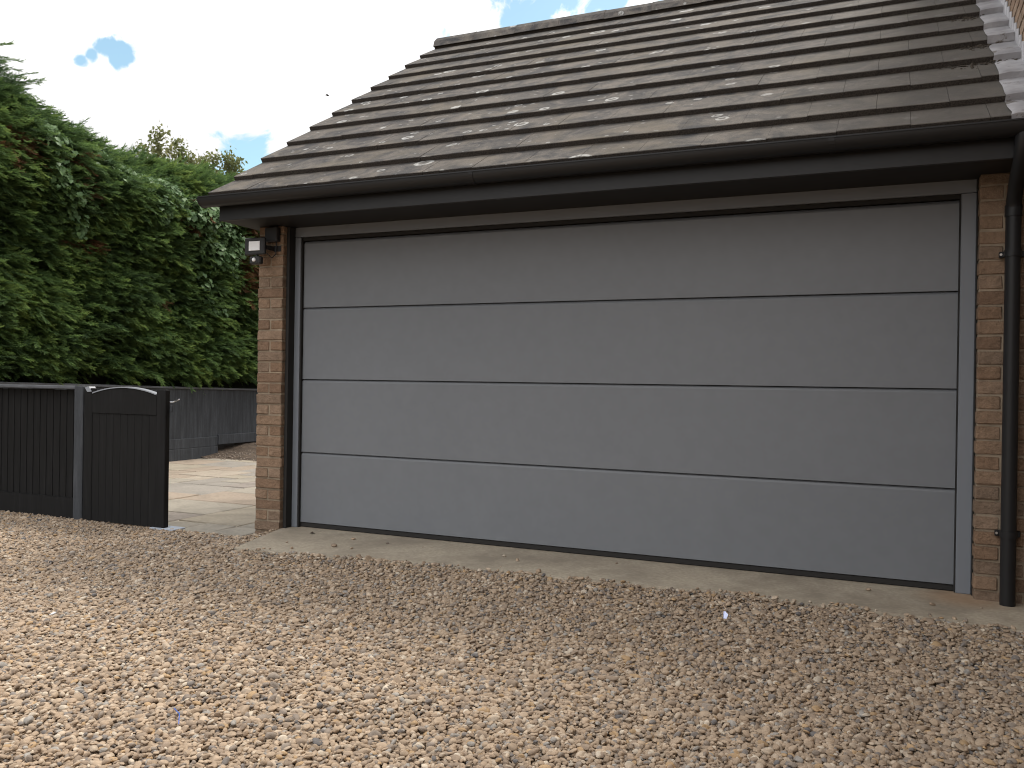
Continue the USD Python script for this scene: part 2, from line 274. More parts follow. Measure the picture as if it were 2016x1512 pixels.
# concrete apron in front of the door
def bound(x): return np.interp(x, [-.1, .095, .6, 1.0, 1.88, 2.4, 2.98, 3.6, 4.2, 4.44], [-.80, -.80, -.745, -.70, -.615, -.575, -.53, -.545, -.60, -.66])
EDGE = [(.095, -.776), (4.437, -.74)]
def slab_edge(x): return bound(x) - .012 + .012 * np.sin(x * 5)
ap = trimesh.creation.extrude_polygon(Polygon([(-.104, -.09), (-.06, -.25), (.01, -.49), (.095, -.776)] + [(x, float(bound(x)) - .012 + .012 * math.sin(x * 5)) for x in np.linspace(.25, 4.437, 40)] + [(4.437, .3), (-.104, .3)]).buffer(0), .12, engine="earcut")
ap.apply_translation((0, 0, -.12))
tag(obj("concrete_apron", ap, "concrete"), kind="structure")

# patio of sandstone flags
PZ = -.055
patio = tag(UsdGeom.Xform.Define(stage, numbered("/World/patio")), kind="structure")
obj("mortar_bed", box(-4.84, -.335, -.20, 4.62, PZ - .08, PZ - .007), "pointing", patio)
CELL = .30; nx, ny = 15, 16; free = np.ones((nx, ny), bool); prng = random.Random(5)
kinds = ["buff"] * 5 + ["rose"] * 3 + ["grey"] * 3 + ["plum"] * 3 + ["sand"] * 3 + ["sage"] * 2
for j in range(ny):
    for i in range(nx):
        if not free[i, j]: continue
        opts = [(3, 2), (2, 3), (2, 2), (2, 2), (2, 1), (3, 2), (1, 1), (1, 2)]; prng.shuffle(opts)
        for (a, b) in opts + [(1, 1)]:
            if i + a <= nx and j + b <= ny and free[i:i + a, j:j + b].all(): break
        free[i:i + a, j:j + b] = False
        x0, x1 = -.345 - (i + a) * CELL + .008, -.345 - i * CELL - .008
        y0, y1 = -.205 + j * CELL + .008, -.205 + (j + b) * CELL - .008
        m = cbox(x0, x1, y0, y1, PZ - .035, PZ, .005); v = np.array(m.vertices)
        tz = prng.uniform(-.003, .003); ax, ay = prng.uniform(-.004, .004), prng.uniform(-.004, .004)
        v[:, 2] += tz + ax * (v[:, 0] - x0) + ay * (v[:, 1] - y0); v += rng.uniform(-.002, .002, v.shape); m.vertices = v
        k = "sage" if (j < 2 and prng.random() < .6) else prng.choice(kinds)
        obj("paving_slab", m, "sandstone_" + k, patio)

# soil bed behind the patio
gx, gy = np.meshgrid(np.linspace(-6.4, -.34, 60), np.linspace(4.1, 8.4, 60), indexing="ij")
P3 = np.stack([gx * 3, gy * 3, gx * 0], -1)
gz = -.06 + .05 * np.clip((-4.7 - gx) / .2, 0, 1) + .13 * np.clip((gy - 4.15) / 1.0, 0, 1) + .10 * (meshkit.fbm(P3, 4, 3) - .5) * np.clip((gy - 4.1) / .4, 0, 1)
V = np.stack([gx, gy, gz], -1).reshape(-1, 3); idx = np.arange(3600).reshape(60, 60)
F = np.concatenate([np.stack([idx[:-1, :-1], idx[1:, :-1], idx[1:, 1:]], -1).reshape(-1, 3), np.stack([idx[:-1, :-1], idx[1:, 1:], idx[:-1, 1:]], -1).reshape(-1, 3)])
soil = obj("soil_bed", trimesh.Trimesh(V, F, process=False), "soil", smooth=True); tag(soil, kind="structure")
st = []
srng = np.random.default_rng(3)
for k in range(420):
    x, y = srng.uniform(-4.75, -2.2), 4.1 + srng.exponential(.5)
    if y > 6: continue
    z = V[np.argmin((V[:, 0] - x) ** 2 + (V[:, 1] - y) ** 2), 2]
    s = trimesh.creation.icosphere(1, srng.uniform(.005, .015)); s.vertices = s.vertices * srng.uniform(.6, 1.3, 3) + srng.uniform(-.002, .002, s.vertices.shape) + (x, y, z + .004); st.append(s)
tag(obj("soil_stones", cat_(st), "pebble_e"), "small stones and lumps scattered over the dark soil bed", "stones", kind="stuff")

# gravel: one instancer of rounded pebbles
def ground_z(x, y):
    b = np.where(x > -.1, bound(x), -.2)
    und = meshkit.fbm(np.stack([x * 1.1, y * 1.1, x * 0], -1), 3, 11) - .5
    near = np.exp(-np.clip(b - y, 0, None) / .30)
    base = np.where(x > -.1, -.062 + .055 * near, -.068 + .004 * near)
    return base + und * .05 * (1 - .8 * near)
grng = np.random.default_rng(42)
pts = []
for sp, lay in ((.0122, 0), (.024, 1)):
    X, Y = np.meshgrid(np.arange(-4.4, 4.43, sp), np.arange(-4.6, -.12, sp), indexing="ij")
    X = (X + grng.uniform(-.5, .5, X.shape) * sp * 1.5).ravel(); Y = (Y + grng.uniform(-.5, .5, Y.shape) * sp * 1.5).ravel()
    ok = np.hypot(X - CAM[0], Y - CAM[1]) > .5
    pts.append(np.stack([X[ok], Y[ok], np.full(ok.sum(), lay)], 1))
pts = np.vstack(pts); X, Y, L = pts.T
left_edge = np.interp(Y, [-.776, -.49, -.25, -.09], [.095, .01, -.06, -.104])
wob = (meshkit.noise(np.stack([X * 6, Y * 0, X * 0], -1), 5) - .5) * .09 + (meshkit.noise(np.stack([X * 22, Y * 0, X * 0], -1), 8) - .5) * .05
keep = np.where(X > left_edge, Y < bound(X) - .012 + wob * .5 + grng.exponential(.012, len(X)) * (grng.random(len(X)) < .3), Y < np.where(X > -.335, -.105, -.225))
keep |= (X > left_edge) & (Y < -.12) & (Y > bound(X)) & (grng.random(len(X)) < .0012) & (L == 0)
keep &= X < 4.425
X, Y, L = X[keep], Y[keep], L[keep]; n = len(X)
on_slab = (X > np.interp(Y, [-.776, -.49, -.25, -.09], [.095, .01, -.06, -.104])) & (Y > slab_edge(X))
rad = np.clip(np.exp(grng.normal(math.log(.0077), .30, n)), .004, .019)
Z = np.where(on_slab, .002 + rad * .45, ground_z(X, Y)) + np.where(on_slab, 0, grng.uniform(-.006, .007, n)) + L * np.where(on_slab, .004, .009)
Z = np.where(on_slab & (Y > bound(X) - .05), np.minimum(Z, rad * .5), Z)
protos_path = "/World/gravel"
pi = UsdGeom.PointInstancer.Define(stage, numbered("/World/gravel"))
tag(pi, "loose buff and brown pebble gravel covering the driveway", "gravel", kind="stuff")
tg, wts = [], []
brng = np.random.default_rng(9)
for i, (c, w) in enumerate(PEB):
    for k in range(3):
        s = trimesh.creation.icosphere(2, 1.0); v = np.array(s.vertices)
        v *= 1 + .38 * (meshkit.fbm(v * 1.1 + 20 * i + 7 * k, 2, i * 3 + k)[:, None] - .5)
        nrm = brng.normal(size=(3, 3)); nrm /= np.linalg.norm(nrm, axis=1, keepdims=True)
        for q in nrm:  # flattish facets worn on the stone
            dd = v @ q; over = dd > .72; v[over] -= q * ((dd[over] - .72) * .75)[:, None]
        v *= np.array([brng.uniform(1.05, 1.45), brng.uniform(.85, 1.05), brng.uniform(.50, .80)])
        s.vertices = v
        m = usdkit.mesh(stage, f"{pi.GetPath()}/pebble_{i * 3 + k:03d}" if i + k else f"{pi.GetPath()}/pebble", s, M[f"pebble_{'abcdefghij'[i]}"], smooth=True)
        tg.append(m.GetPath()); wts.append(w)
pi.CreatePrototypesRel().SetTargets(tg)
wts = np.array(wts, float); wts /= wts.sum()
pi.CreateProtoIndicesAttr(Vt.IntArray.FromNumpy(grng.choice(len(tg), n, p=wts).astype(np.int32)))
pi.CreatePositionsAttr(Vt.Vec3fArray.FromNumpy(np.stack([X, Y, Z], 1).astype(np.float32)))
pi.CreateScalesAttr(Vt.Vec3fArray.FromNumpy((rad[:, None] * grng.uniform(.85, 1.15, (n, 3))).astype(np.float32)))
yaw = grng.uniform(0, 2 * math.pi, n); tl = np.abs(grng.normal(0, .42, n)); ta = grng.uniform(0, 2 * math.pi, n)
q1 = np.stack([np.cos(yaw / 2), 0 * yaw, 0 * yaw, np.sin(yaw / 2)], 1); q2 = np.stack([np.cos(tl / 2), np.sin(tl / 2) * np.cos(ta), np.sin(tl / 2) * np.sin(ta), 0 * tl], 1)
def qmul(a, b):
    w1, x1, y1, z1 = a.T; w2, x2, y2, z2 = b.T
    return np.stack([w1*w2-x1*x2-y1*y2-z1*z2, w1*x2+x1*w2+y1*z2-z1*y2, w1*y2-x1*z2+y1*w2+z1*x2, w1*z2+x1*y2-y1*x2+z1*w2], 1)
def quath(q): return Vt.QuathArray([Gf.Quath(float(a), float(b), float(c), float(d)) for a, b, c, d in q])
pi.CreateOrientationsAttr(quath(qmul(q2, q1)))

# ================================================================= GARAGE
garage = thing("garage", "brick garage with grey sectional door under a low tiled roof", "garage")
PITCHR = math.radians(34.46); ct, stn = math.cos(PITCHR), math.sin(PITCHR)
Y0, Z0 = -.42, 2.305
XV, XF, XW = -.43, 4.30, 4.44
RIDGE_S = 3.80
def rp(x, s, nn):  # roof frame: along x, up the slope s, off the slope nn
    return np.array([x, Y0 + s * ct - nn * stn, Z0 + s * stn + nn * ct])
def to_roof(v): v = np.asarray(v); return np.stack([v[:, 0], Y0 + v[:, 1] * ct - v[:, 2] * stn, Z0 + v[:, 1] * stn + v[:, 2] * ct], 1)
YR = Y0 + RIDGE_S * ct; ZR = Z0 + RIDGE_S * stn

# walls: mortar cores and far walls
pierL = obj("pier", box(-.316, -.109, -.096, .10, -.12, 2.13), "mortar", garage)
pierR = obj("pier", box(4.216, 4.44, -.096, .10, -.12, 2.13), "mortar", garage)
gab = [(.10, -.12), (2 * YR - .02, -.12), (2 * YR - .02, 2.33), (YR, ZR - .12), (.10, 2.50)]
obj("gable_wall", prism_x(gab, -.318, -.107), "brick_sheet", garage)
obj("back_wall", box(-.107, 4.44, 2 * YR - .23, 2 * YR - .02, -.12, 2.30), "brick_sheet", garage)
bl = "abcde"; br = random.Random(11)
def brick(x0, x1, y0, y1, z0, z1):
    m = jitter(cbox(x0, x1, y0, y1, z0, z1, .005), .0022, rng)
    obj("brick", m, "brick_" + br.choice(bl), pierL if x0 < 2 else pierR)
z = .049 - .15; k = 0
while z < 2.10:
    z0, z1 = z + .005, min(z + .070, 2.128)
    if z1 > z0 + .02:
        dx = [br.uniform(-.003, .003) for _ in range(4)]; dy = [br.uniform(-.004, .003) for _ in range(4)]
        if k % 2 == 0:   # two headers
            brick(-.320 + dx[0], -.2185, -.102 + dy[0], .1, z0, z1); brick(-.2075, -.105 + dx[1], -.102 + dy[1], .1, z0, z1)
            brick(4.212 + dx[2], 4.3165, -.102 + dy[2], .1, z0, z1); brick(4.3275, 4.438, -.102 + dy[3], .1, z0, z1)
        else:
            brick(-.320 + dx[0], -.105 + dx[1], -.102 + dy[0], -.001, z0, z1); brick(-.320 + dx[0], -.105 + dx[1], .008, .1, z0, z1)
            brick(4.212 + dx[2], 4.425, -.102 + dy[2], -.001, z0, z1); brick(4.212 + dx[2], 4.425, .008, .1, z0, z1)
    z += .075; k += 1
obj("reveal_board", cbox(-.1035, -.078, -.066, .02, 0.0, 2.128, .002), "seal_black", garage)
obj("corner_batten", cbox(-.338, -.324, -.075, .02, -.09, 2.10, .002), "fascia_black", garage)

# door frame and door
frame = obj("door_frame", cat_([cbox(-.1000, -.0865, .022, .06, .0, 2.12, .002)]), "frame_grey", garage)
obj("jamb", cbox(-.116, -.034, 0, .024, .0, 2.062, .003), "frame_grey", frame)
obj("jamb", cbox(4.137, 4.207, 0, .024, .0, 2.062, .003), "frame_grey", frame)
obj("head", cbox(-.116, 4.207, 0, .024, 2.064, 2.165, .003), "frame_grey", frame)
door = obj("garage_door", box(-.06, 4.17, .070, .09, .0, 2.10), "seal_black", garage)
PJ = [.014, .5335, 1.0523, 1.5611, 2.036]
def panel(z0, z1):
    y = .032; a = .009
    prof = [(y + .0025, z0), (y, z0 + .0015), (y, z1 - .018), (y + .0015, z1 - .013), (y + .0050, z1 - .0065), (y + .011, z1 - .003), (y + .013, z1), (y + .030, z1), (y + .030, z0)]
    return prism_x(prof, -.0245, 4.1295)
for i in range(4):
    obj("door_panel", panel(PJ[i] + (.022 if i == 0 else .0025), PJ[i + 1] - .0015), "door_grey", door)
obj("bottom_seal", cbox(-.03, 4.135, .036, .062, .0015, .036, .004), "seal_black", door)
obj("top_seal", box(-.034, 4.137, .026, .05, 2.040, 2.064), "seal_black", door)
obj("side_seal", box(-.0345, -.0265, .012, .060, .0, 2.04), "seal_black", door); obj("side_seal", box(4.1305, 4.1365, .012, .060, .0, 2.04), "seal_black", door)
obj("reveal_trim", box(4.2072, 4.2115, -.02, .024, 0.0, 2.128), "seal_black", garage)

# eaves
obj("fascia", cbox(-.412, 4.438, -.402, -.384, 2.128, 2.300, .003), "fascia_black", garage)
sof = obj("soffit", box(-.404, 4.438, -.384, .03, 2.130, 2.140), "soffit_black", garage)
obj("soffit_return", box(-.404, -.318, .03, 2 * YR, 2.130, 2.140), "soffit_black", garage)
bb = [rp(0, .02, -.02)[1:], rp(0, RIDGE_S, -.02)[1:], rp(0, RIDGE_S, -.19)[1:], (-.384 + .0, 2.131), (-.384, 2.27)]
obj("bargeboard", prism_x([tuple(p) for p in bb], -.412, -.394), "fascia_black", garage)
# half round gutter
GY, GZ, GR = -.462, 2.272, .058
ang = np.linspace(math.pi, 2 * math.pi, 15)
outer = [(GY + GR * math.cos(a), GZ + GR * math.sin(a)) for a in ang]; inner = [(GY + (GR - .004) * math.cos(a), GZ + (GR - .004) * math.sin(a)) for a in ang[::-1]]
lip = [(GY - GR - .004, GZ + .0), (GY - GR - .004, GZ + .007), (GY - GR + .004, GZ + .007)]
gutter = obj("gutter", prism_x(outer + [(GY + GR, GZ + .004), (GY + GR - .004, GZ + .004)] + inner[:-1] + lip[::-1], -.492, 4.436), "gutter_black", garage, smooth=40)
endp = [(GY + GR * 1.03 * math.cos(a), GZ + GR * 1.03 * math.sin(a)) for a in ang]
obj("stop_end", prism_x(endp, -.500, -.490), "gutter_black", gutter)
ang2 = np.linspace(math.pi, 2 * math.pi, 13)
for gx_ in (1.55, 3.52):
    o2 = [(GY + (GR + .003) * math.cos(a), GZ + (GR + .003) * math.sin(a)) for a in ang2]; i2 = [(GY + (GR + .0012) * math.cos(a), GZ + (GR + .0012) * math.sin(a)) for a in ang2[::-1]]
    obj("gutter_bracket", prism_x(o2 + i2, gx_, gx_ + .028), "gutter_black", gutter)

# downpipe in the corner
DX, DY = 4.353, -.158
dp = obj("downpipe", tube([(DX, DY, -.04), (DX, DY, 1.0), (DX, DY, 1.93), (DX, DY - .02, 1.985), (DX, DY - .10, 2.05), (DX, -.41, 2.12), (DX, GY, 2.17), (DX, GY, 2.23)], .0345, 24), "gutter_black", garage, smooth=50)
for zc in (.345, 1.72):
    obj("pipe_clip", cat_([tube([(DX, DY, zc - .016), (DX, DY, zc + .016)], .0385, 24), cbox(4.298, 4.408, -.128, -.104, zc - .015, zc + .015, .003)]), "gutter_black", dp, smooth=30)
    obj("clip_screw", tube([(4.305, -.134, zc), (4.305, -.126, zc)], .006, 10), "screw_steel", dp)
for zc in (1.95, 2.06):
    pass
obj("pipe_socket", tube([(DX, DY, 1.90), (DX, DY, 1.955)], .0385, 24), "gutter_black", dp, smooth=50)

# roof
roof = obj("roof", trimesh.Trimesh(np.vstack([to_roof([[XV + .04, .02, -.02], [XW, .02, -.02], [XW, RIDGE_S, -.02], [XV + .04, RIDGE_S, -.02]]), np.array([[XV + .04, 2 * YR - Y0, Z0], [XW, 2 * YR - Y0, Z0], [XW, YR, ZR - .02], [XV + .04, YR, ZR - .02]])]),
                                   [[0, 1, 2], [0, 2, 3], [4, 6, 5], [4, 7, 6]], process=False), "tile_edge", garage)
SF = [-.055] + [.235 + .3455 * i for i in range(11)]
TW = .3325; H = .040
tr = random.Random(23); trg = np.random.default_rng(23)
def tile_mesh(x0, x1, s0, s1, h):
    c = .003; a = [tr.uniform(-.0016, .0016) for _ in range(3)]
    pts = []
    for x, dx in ((x0, 1), (x1, -1)):
        hh = h + (a[0] if dx == 1 else a[1])
        for p in ((s0 + a[2], -.004), (s0 + a[2], hh - c), (s0 + a[2] + c, hh), (s1, .006), (s1, -.010)):
            pts.append((x, p[0], p[1]))
    v = np.array(pts); nloop = 5; F = []
    for j in range(nloop):
        k = (j + 1) % nloop; F += [(j, j + nloop, k + nloop), (j, k + nloop, k)]
    F += [(0, 1, 2), (0, 2, 3), (0, 3, 4), (5, 7, 6), (5, 8, 7), (5, 9, 8)]
    m = trimesh.Trimesh(to_roof(v), F, process=False); m.fix_normals(); return m
for i, s in enumerate(SF):
    s1 = (SF[i + 1] + .03) if i + 1 < len(SF) else RIDGE_S - .01
    x = XV + tr.uniform(-.006, .006) - (.012 if i == 0 else 0) + 0
    first = True; half = (i % 2 == 1)
    while x < XW - .02:
        w = TW / 2 if (first and half) else TW; first = False
        x1 = min(x + w, XW - .004)
        h = H + tr.uniform(-.0015, .0015)
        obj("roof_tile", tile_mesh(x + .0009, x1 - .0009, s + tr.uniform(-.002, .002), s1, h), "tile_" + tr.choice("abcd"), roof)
        x = x + w
# ridge tiles: half hex caps bedded on mortar
x = XV - .005
while x < XW - .02:
    x1 = min(x + .447, XW - .004)
    pr = [(-.128, -.092), (-.105, -.030), (-.052, .018), (.052, .018), (.105, -.030), (.128, -.092), (.10, -.092), (.0, -.02), (-.10, -.092)]
    dz = tr.uniform(-.004, .004)
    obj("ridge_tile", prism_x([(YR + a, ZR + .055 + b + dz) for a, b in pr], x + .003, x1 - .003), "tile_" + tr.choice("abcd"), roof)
    if x > XV: obj("ridge_joint", prism_x([(YR + a * 1.005, ZR + .055 + b * 1.0 + .0015) for a, b in pr], x - .003, x + .003), "tile_edge", roof)
    x += .447
# back slope as one sheet of courses
bv, bf = [], []
for i in range(11):
    a0, a1 = .345 * i, .345 * (i + 1)
    q = [[XV, a0, .0], [XW - .005, a0, .0], [XW - .005, a0, H], [XV, a0, H], [XW - .005, a1, .0], [XV, a1, .0]]
    q = to_roof(q); q[:, 1] = 2 * YR - q[:, 1]; o = len(bv); bv += list(q); bf += [(o, o + 2, o + 1), (o, o + 3, o + 2), (o + 3, o + 4, o + 2), (o + 3, o + 5, o + 4), (o, o + 5, o + 3)]
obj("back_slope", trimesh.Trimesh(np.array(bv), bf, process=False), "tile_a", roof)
# verge: mortar bed under each step of tiles
vb = []
for i, s in enumerate(SF):
    s1 = SF[i + 1] if i + 1 < len(SF) else RIDGE_S
    vb.append(trimesh.Trimesh(to_roof([[XV + .012, s + .02, -.03], [XV + .012, s1, -.03], [XV + .012, s1, .004], [XV + .012, s + .02, .030], [XV + .10, s + .02, -.03], [XV + .10, s1, -.03], [XV + .10, s1, .004], [XV + .10, s + .02, .030]]),
                              [[0, 2, 1], [0, 3, 2], [4, 5, 6], [4, 6, 7], [0, 1, 5], [0, 5, 4], [3, 7, 6], [3, 6, 2], [0, 4, 7], [0, 7, 3]], process=False))
obj("verge_mortar", cat_(vb), "tile_edge", roof)

# lead flashing dressed over the tiles and up the wall
fl_v, fl_f = [], []
xs = np.array([XF, XF + .025, XF + .05, XF + .08, XF + .11, XW - .006])
prof = []
for i, s in enumerate(SF):
    s1 = SF[i + 1] if i + 1 < len(SF) else RIDGE_S
    prof += [(s - .010, .012), (s - .006, H + .004), (s + .01, H + .010), (s + (s1 - s) * .5, H * .55 + .010), (s1 - .03, .014)]
prof = np.array(prof); nP = len(prof); frg = np.random.default_rng(4)
VV = np.zeros((len(xs), nP, 3))
for a, xx_ in enumerate(xs):
    edge = (frg.uniform(-.004, .004, nP) if a == 0 else 0)
    lift = (.0 if a == 0 else .004 * frg.random(nP) + .002)
    VV[a, :, 0] = xx_ + edge; VV[a, :, 1] = prof[:, 0]; VV[a, :, 2] = prof[:, 1] + lift
VV = to_roof(VV.reshape(-1, 3)); idx = np.arange(len(xs) * nP).reshape(len(xs), nP)
FF = np.concatenate([np.stack([idx[:-1, :-1], idx[1:, :-1], idx[1:, 1:]], -1).reshape(-1, 3), np.stack([idx[:-1, :-1], idx[1:, 1:], idx[:-1, 1:]], -1).reshape(-1, 3)])
flash = obj("lead_flashing", trimesh.Trimesh(VV, FF, process=False), "lead", garage, smooth=40)
s = -.02
stepv = []
while s < RIDGE_S - .2:   # stepped upstand, one tooth for every two courses of brick
    st_ = .075 / stn
    yb0, zb0 = rp(0, s, .0)[1:]; yb1, zb1 = rp(0, s + st_, .0)[1:]
    top = zb0 + .15
    stepv.append(prism_x([(yb0, zb0 - .01), (yb1, zb1 - .01), (yb1, top + .03), (yb0 + .02, top)], XW - .0085, XW - .0035)); s += st_
obj("upstand", cat_(stepv), "lead", flash)
obj("lap_joint", trimesh.Trimesh(to_roof([[XF - .005, SF[4] - .012, .02], [XW - .01, SF[4] - .012, .02], [XW - .01, SF[4] - .004, H + .022], [XF - .005, SF[4] - .004, H + .022], [XW - .01, SF[4] + .10, H + .010], [XF - .005, SF[4] + .10, H + .010]]), [[0, 1, 2], [0, 2, 3], [3, 2, 4], [3, 4, 5]], process=False), "lead", flash)
# clumps of moss caught along the lead
mrg = np.random.default_rng(31)
for (sx, ss, ln, cnt) in ((4.27, SF[4] - .04, .10, 90), (4.30, SF[3] - .045, .16, 190), (4.24, SF[6] - .04, .10, 60)):
    bits = []
    for _ in range(cnt):
        q = trimesh.creation.icosphere(1, mrg.uniform(.002, .0065)); q.vertices = to_roof(q.vertices * (1.5, 1.5, .5) + (sx + mrg.normal(0, ln * .55), ss - abs(mrg.normal(0, .06)) + .035, .010 + mrg.uniform(0, .010))); bits.append(q)
    obj("moss_clump", cat_(bits), "moss", roof)

# ================================================================= HOUSE
house = thing("house", "taller brick house wall rising beside the tiled garage roof", "house")
hw = obj("wall", cat_([box(4.449, 10.5, -6.5, 8.0, -.12, 5.2)]), "brick_sheet", house)
obj("mortar_panel", box(4.443, 4.4488, -.30, 2.12, 2.40, 4.13), "mortar", hw)
k = 0; z = .049 + .075 * 32
while z < 4.05:
    y = -.30 - (.1125 if k % 2 else 0)
    while y < 2.05:
        a, b = max(y + .005, -.299), y + .220
        if b > a + .03:
            m = jitter(cbox(4.4385, 4.447, a, b, z + .005, z + .070, .003), .0016, rng); obj("brick", m, "brick_" + br.choice(bl), hw)
        y += .225
    z += .075; k += 1
obj("roof", prism_y([(4.1, 5.15), (10.85, 5.15), (7.5, 7.7)], -6.9, 8.4), "tile_b", house)

# ================================================================= FLOODLIGHT
fl = thing("floodlight", "black security floodlight with motion sensor at top of brick pier", "floodlight")
lx0, lx1, lz0, lz1 = -.346, -.172, 1.918, 2.037
obj("housing", cat_([cbox(lx0, lx1, -.222, -.196, lz0, lz1, .006)] + [cbox(lx0 + .02 + i * .026, lx0 + .026 + i * .026, -.196, -.178, lz0 + .012, lz1 - .012, .001) for i in range(6)]), "lamp_black", fl)
obj("lens", cbox(-.305, -.210, -.2255, -.2215, 1.946, 2.011, .001), "lens_white", fl)
obj("bracket", cat_([box(-.182, -.176, -.19, -.104, 1.955, 1.985), box(-.182, -.120, -.1085, -.1035, 1.95, 1.99)]), "lamp_black", fl)
sn_ = obj("sensor", cat_([cbox(-.296, -.200, -.232, -.190, 1.851, 1.905, .008), box(-.252, -.240, -.214, -.202, 1.903, 1.922)]), "lamp_black", fl)
dm = trimesh.creation.icosphere(2, .0145); dm.apply_translation((-.250, -.233, 1.880)); obj("sensor_dome", dm, "lens_white", sn_, smooth=True)
obj("junction_box", cbox(-.232, -.125, -.150, -.1045, 2.015, 2.118, .006), "lamp_black", fl)
obj("cable", tube([(-.185, -.18, 1.93), (-.165, -.15, 1.90), (-.150, -.125, 1.93), (-.150, -.120, 2.02)], .004, 8), "lamp_black", fl, smooth=True)

# ================================================================= NEAR FENCE AND GATE
FY = -.25
nf = thing("fence", "black feather edge board fence with capping rail left of gate", "fence")
x = -1.935; fr = random.Random(2)
while x > -4.75:
    w = .075; t0, t1 = .011, .004
    zt = .945 + fr.uniform(-.003, .003)
    m = trimesh.Trimesh(*(lambda b: (b.vertices, b.faces))(box(0, 1, 0, 1, 0, 1)), process=False); v = np.array(m.vertices)
    th = np.where(v[:, 0] > .5, t0, t1)
    nv = np.stack([x - w + v[:, 0] * (w + .012) - .012 * 0, FY + .03 - v[:, 1] * th + np.where(v[:, 0] > .5, 0, -.002), .10 + v[:, 2] * (zt - .10)], 1); m.vertices = nv
    obj("fence_board", m, "fence_black", nf); x -= w
obj("capping_rail", cbox(-4.80, -1.915, FY - .026, FY + .052, .952, .976, .004), "cap_slate", nf)
obj("gravel_board", cbox(-4.80, -1.935, FY + .004, FY + .026, -.09, .105, .003), "fence_black", nf)
obj("rail", cbox(-4.80, -1.935, FY + .03, FY + .07, .70, .77, .004), "fence_black", nf); obj("rail", cbox(-4.80, -1.935, FY + .03, FY + .07, .25, .32, .004), "fence_black", nf)
obj("post", cbox(-1.935, -1.842, FY - .030, FY + .062, -.12, .978, .006), "fence_slate", nf); obj("post", cbox(-4.84, -4.80, FY - .03, FY + .06, -.12, .985, .006), "fence_slate", nf)

gate = thing("gate", "low black boarded garden gate with arched top beside the fence post", "gate")
GX0, GX1 = -1.838, -1.010
gz0, gs = -.048, .962
obj("stile", cbox(GX0, GX0 + .088, FY - .022, FY + .026, gz0, gs, .005), "fence_black", gate)
obj("stile", cbox(GX1 - .088, GX1, FY - .022, FY + .026, gz0, gs, .005), "fence_black", gate)
ax0, ax1 = GX0 + .088, GX1 - .088; xm, hw_ = (ax0 + ax1) / 2, (ax1 - ax0) / 2
tt = np.linspace(-1, 1, 25)
arch = [(xm + hw_ * t, .968 - .048 * t * t) for t in tt]
obj("arched_rail", prism_y(arch + [(ax1, .775), (ax0, .775)], FY - .020, FY + .024), "fence_black", gate)
obj("arch_cap", prism_y([(a, b + .001) for a, b in arch] + [(a, b + .009) for a, b in arch[::-1]], FY - .024, FY + .028), "cap_sky_glint", gate)  # pale strip standing in for sky reflected off the arch top
obj("stile_cap", prism_y([(GX0 + .01, gs + .003), (GX0 + .055, gs + .012), (GX0 + .085, gs - .026), (GX0 + .04, gs - .03)], FY - .025, FY + .03), "cap_sky_glint", gate)  # added pale wedge standing in for sky reflected off the stile top
nb = 9; bw = (ax1 - ax0) / nb
for i in range(nb):
    obj("gate_board", cbox(ax0 + i * bw + .0006, ax0 + (i + 1) * bw - .0006, FY - .016, FY + .012, gz0, .775, .0025), "fence_black", gate)
obj("bottom_rail", cbox(ax0, ax1, FY + .012, FY + .03, gz0 + .04, gz0 + .16, .004), "fence_black", gate); obj("brace", cbox(ax0, ax1, FY + .012, FY + .03, .40, .48, .004), "fence_black", gate)
latch = obj("latch", cbox(GX1 - .05, GX1 - .014, FY + .026, FY + .034, .76, .92, .002), "fence_slate", gate)
obj("latch_plate", cbox(GX1 + .001, GX1 + .026, FY + .018, FY + .030, .80, .85, .003), "fence_slate", gate)
obj("latch_handle", tube([(GX1 - .03, FY + .03, .868), (GX1 - .01, FY + .06, .870), (GX1 + .022, FY + .064, .882), (GX1 + .046, FY + .066, .892)], .0048, 10), "chrome", gate, smooth=True)
obj("hinge", cbox(GX0 - .03, GX0 + .24, FY + .027, FY + .032, .15, .19, .002), "fence_black", gate); obj("hinge", cbox(GX0 - .03, GX0 + .24, FY + .027, FY + .032, .70, .74, .002), "fence_black", gate)
tag(obj("metal_plate", cbox(-1.13, -.905, -.290, -.165, -.058, -.0455, .003), "steel_plate"), "small bluish grey plate lying flat under the gate's free edge", "plate")

# ================================================================= SIDE FENCE
sf = thing("boundary_fence", "slate grey board fence below the conifer hedge beyond the patio", "fence")
SX = -4.85
y = -.24
while y < 8.3:
    w = .10; zt = .955 - .019 * (y - 2.3) + fr.uniform(-.003, .003)
    obj("fence_board", cbox(SX - .016, SX - fr.uniform(0, .0015), y + .0003, y + w - .0003, .22, zt - .02, .0012), "fence_slate", sf); y += w
cp = cbox(SX - .045, SX + .022, -.24, 8.3, .93, .958, .004); v = np.array(cp.vertices); v[:, 2] -= .019 * (v[:, 1] - 2.3); cp.vertices = v
obj("capping_rail", cp, "cap_slate", sf)
for (ya, yb) in ((-.24, 1.60), (1.604, 4.43)):
    obj("gravel_board", cbox(SX - .03, SX + .022, ya, yb, .100, .232, .004), "fence_slate", sf); obj("gravel_board", cbox(SX - .03, SX + .030, ya, yb, -.10, .097, .004), "fence_slate", sf)
gb = cbox(SX - .03, SX + .034, 4.436, 8.3, .118, .252, .004); obj("gravel_board", gb, "fence_slate", sf)
for yy_ in (1.6, 4.43, 6.3): obj("post", cbox(SX - .10, SX - .02, yy_ - .04, yy_ + .04, -.15, .93, .004), "fence_slate", sf)

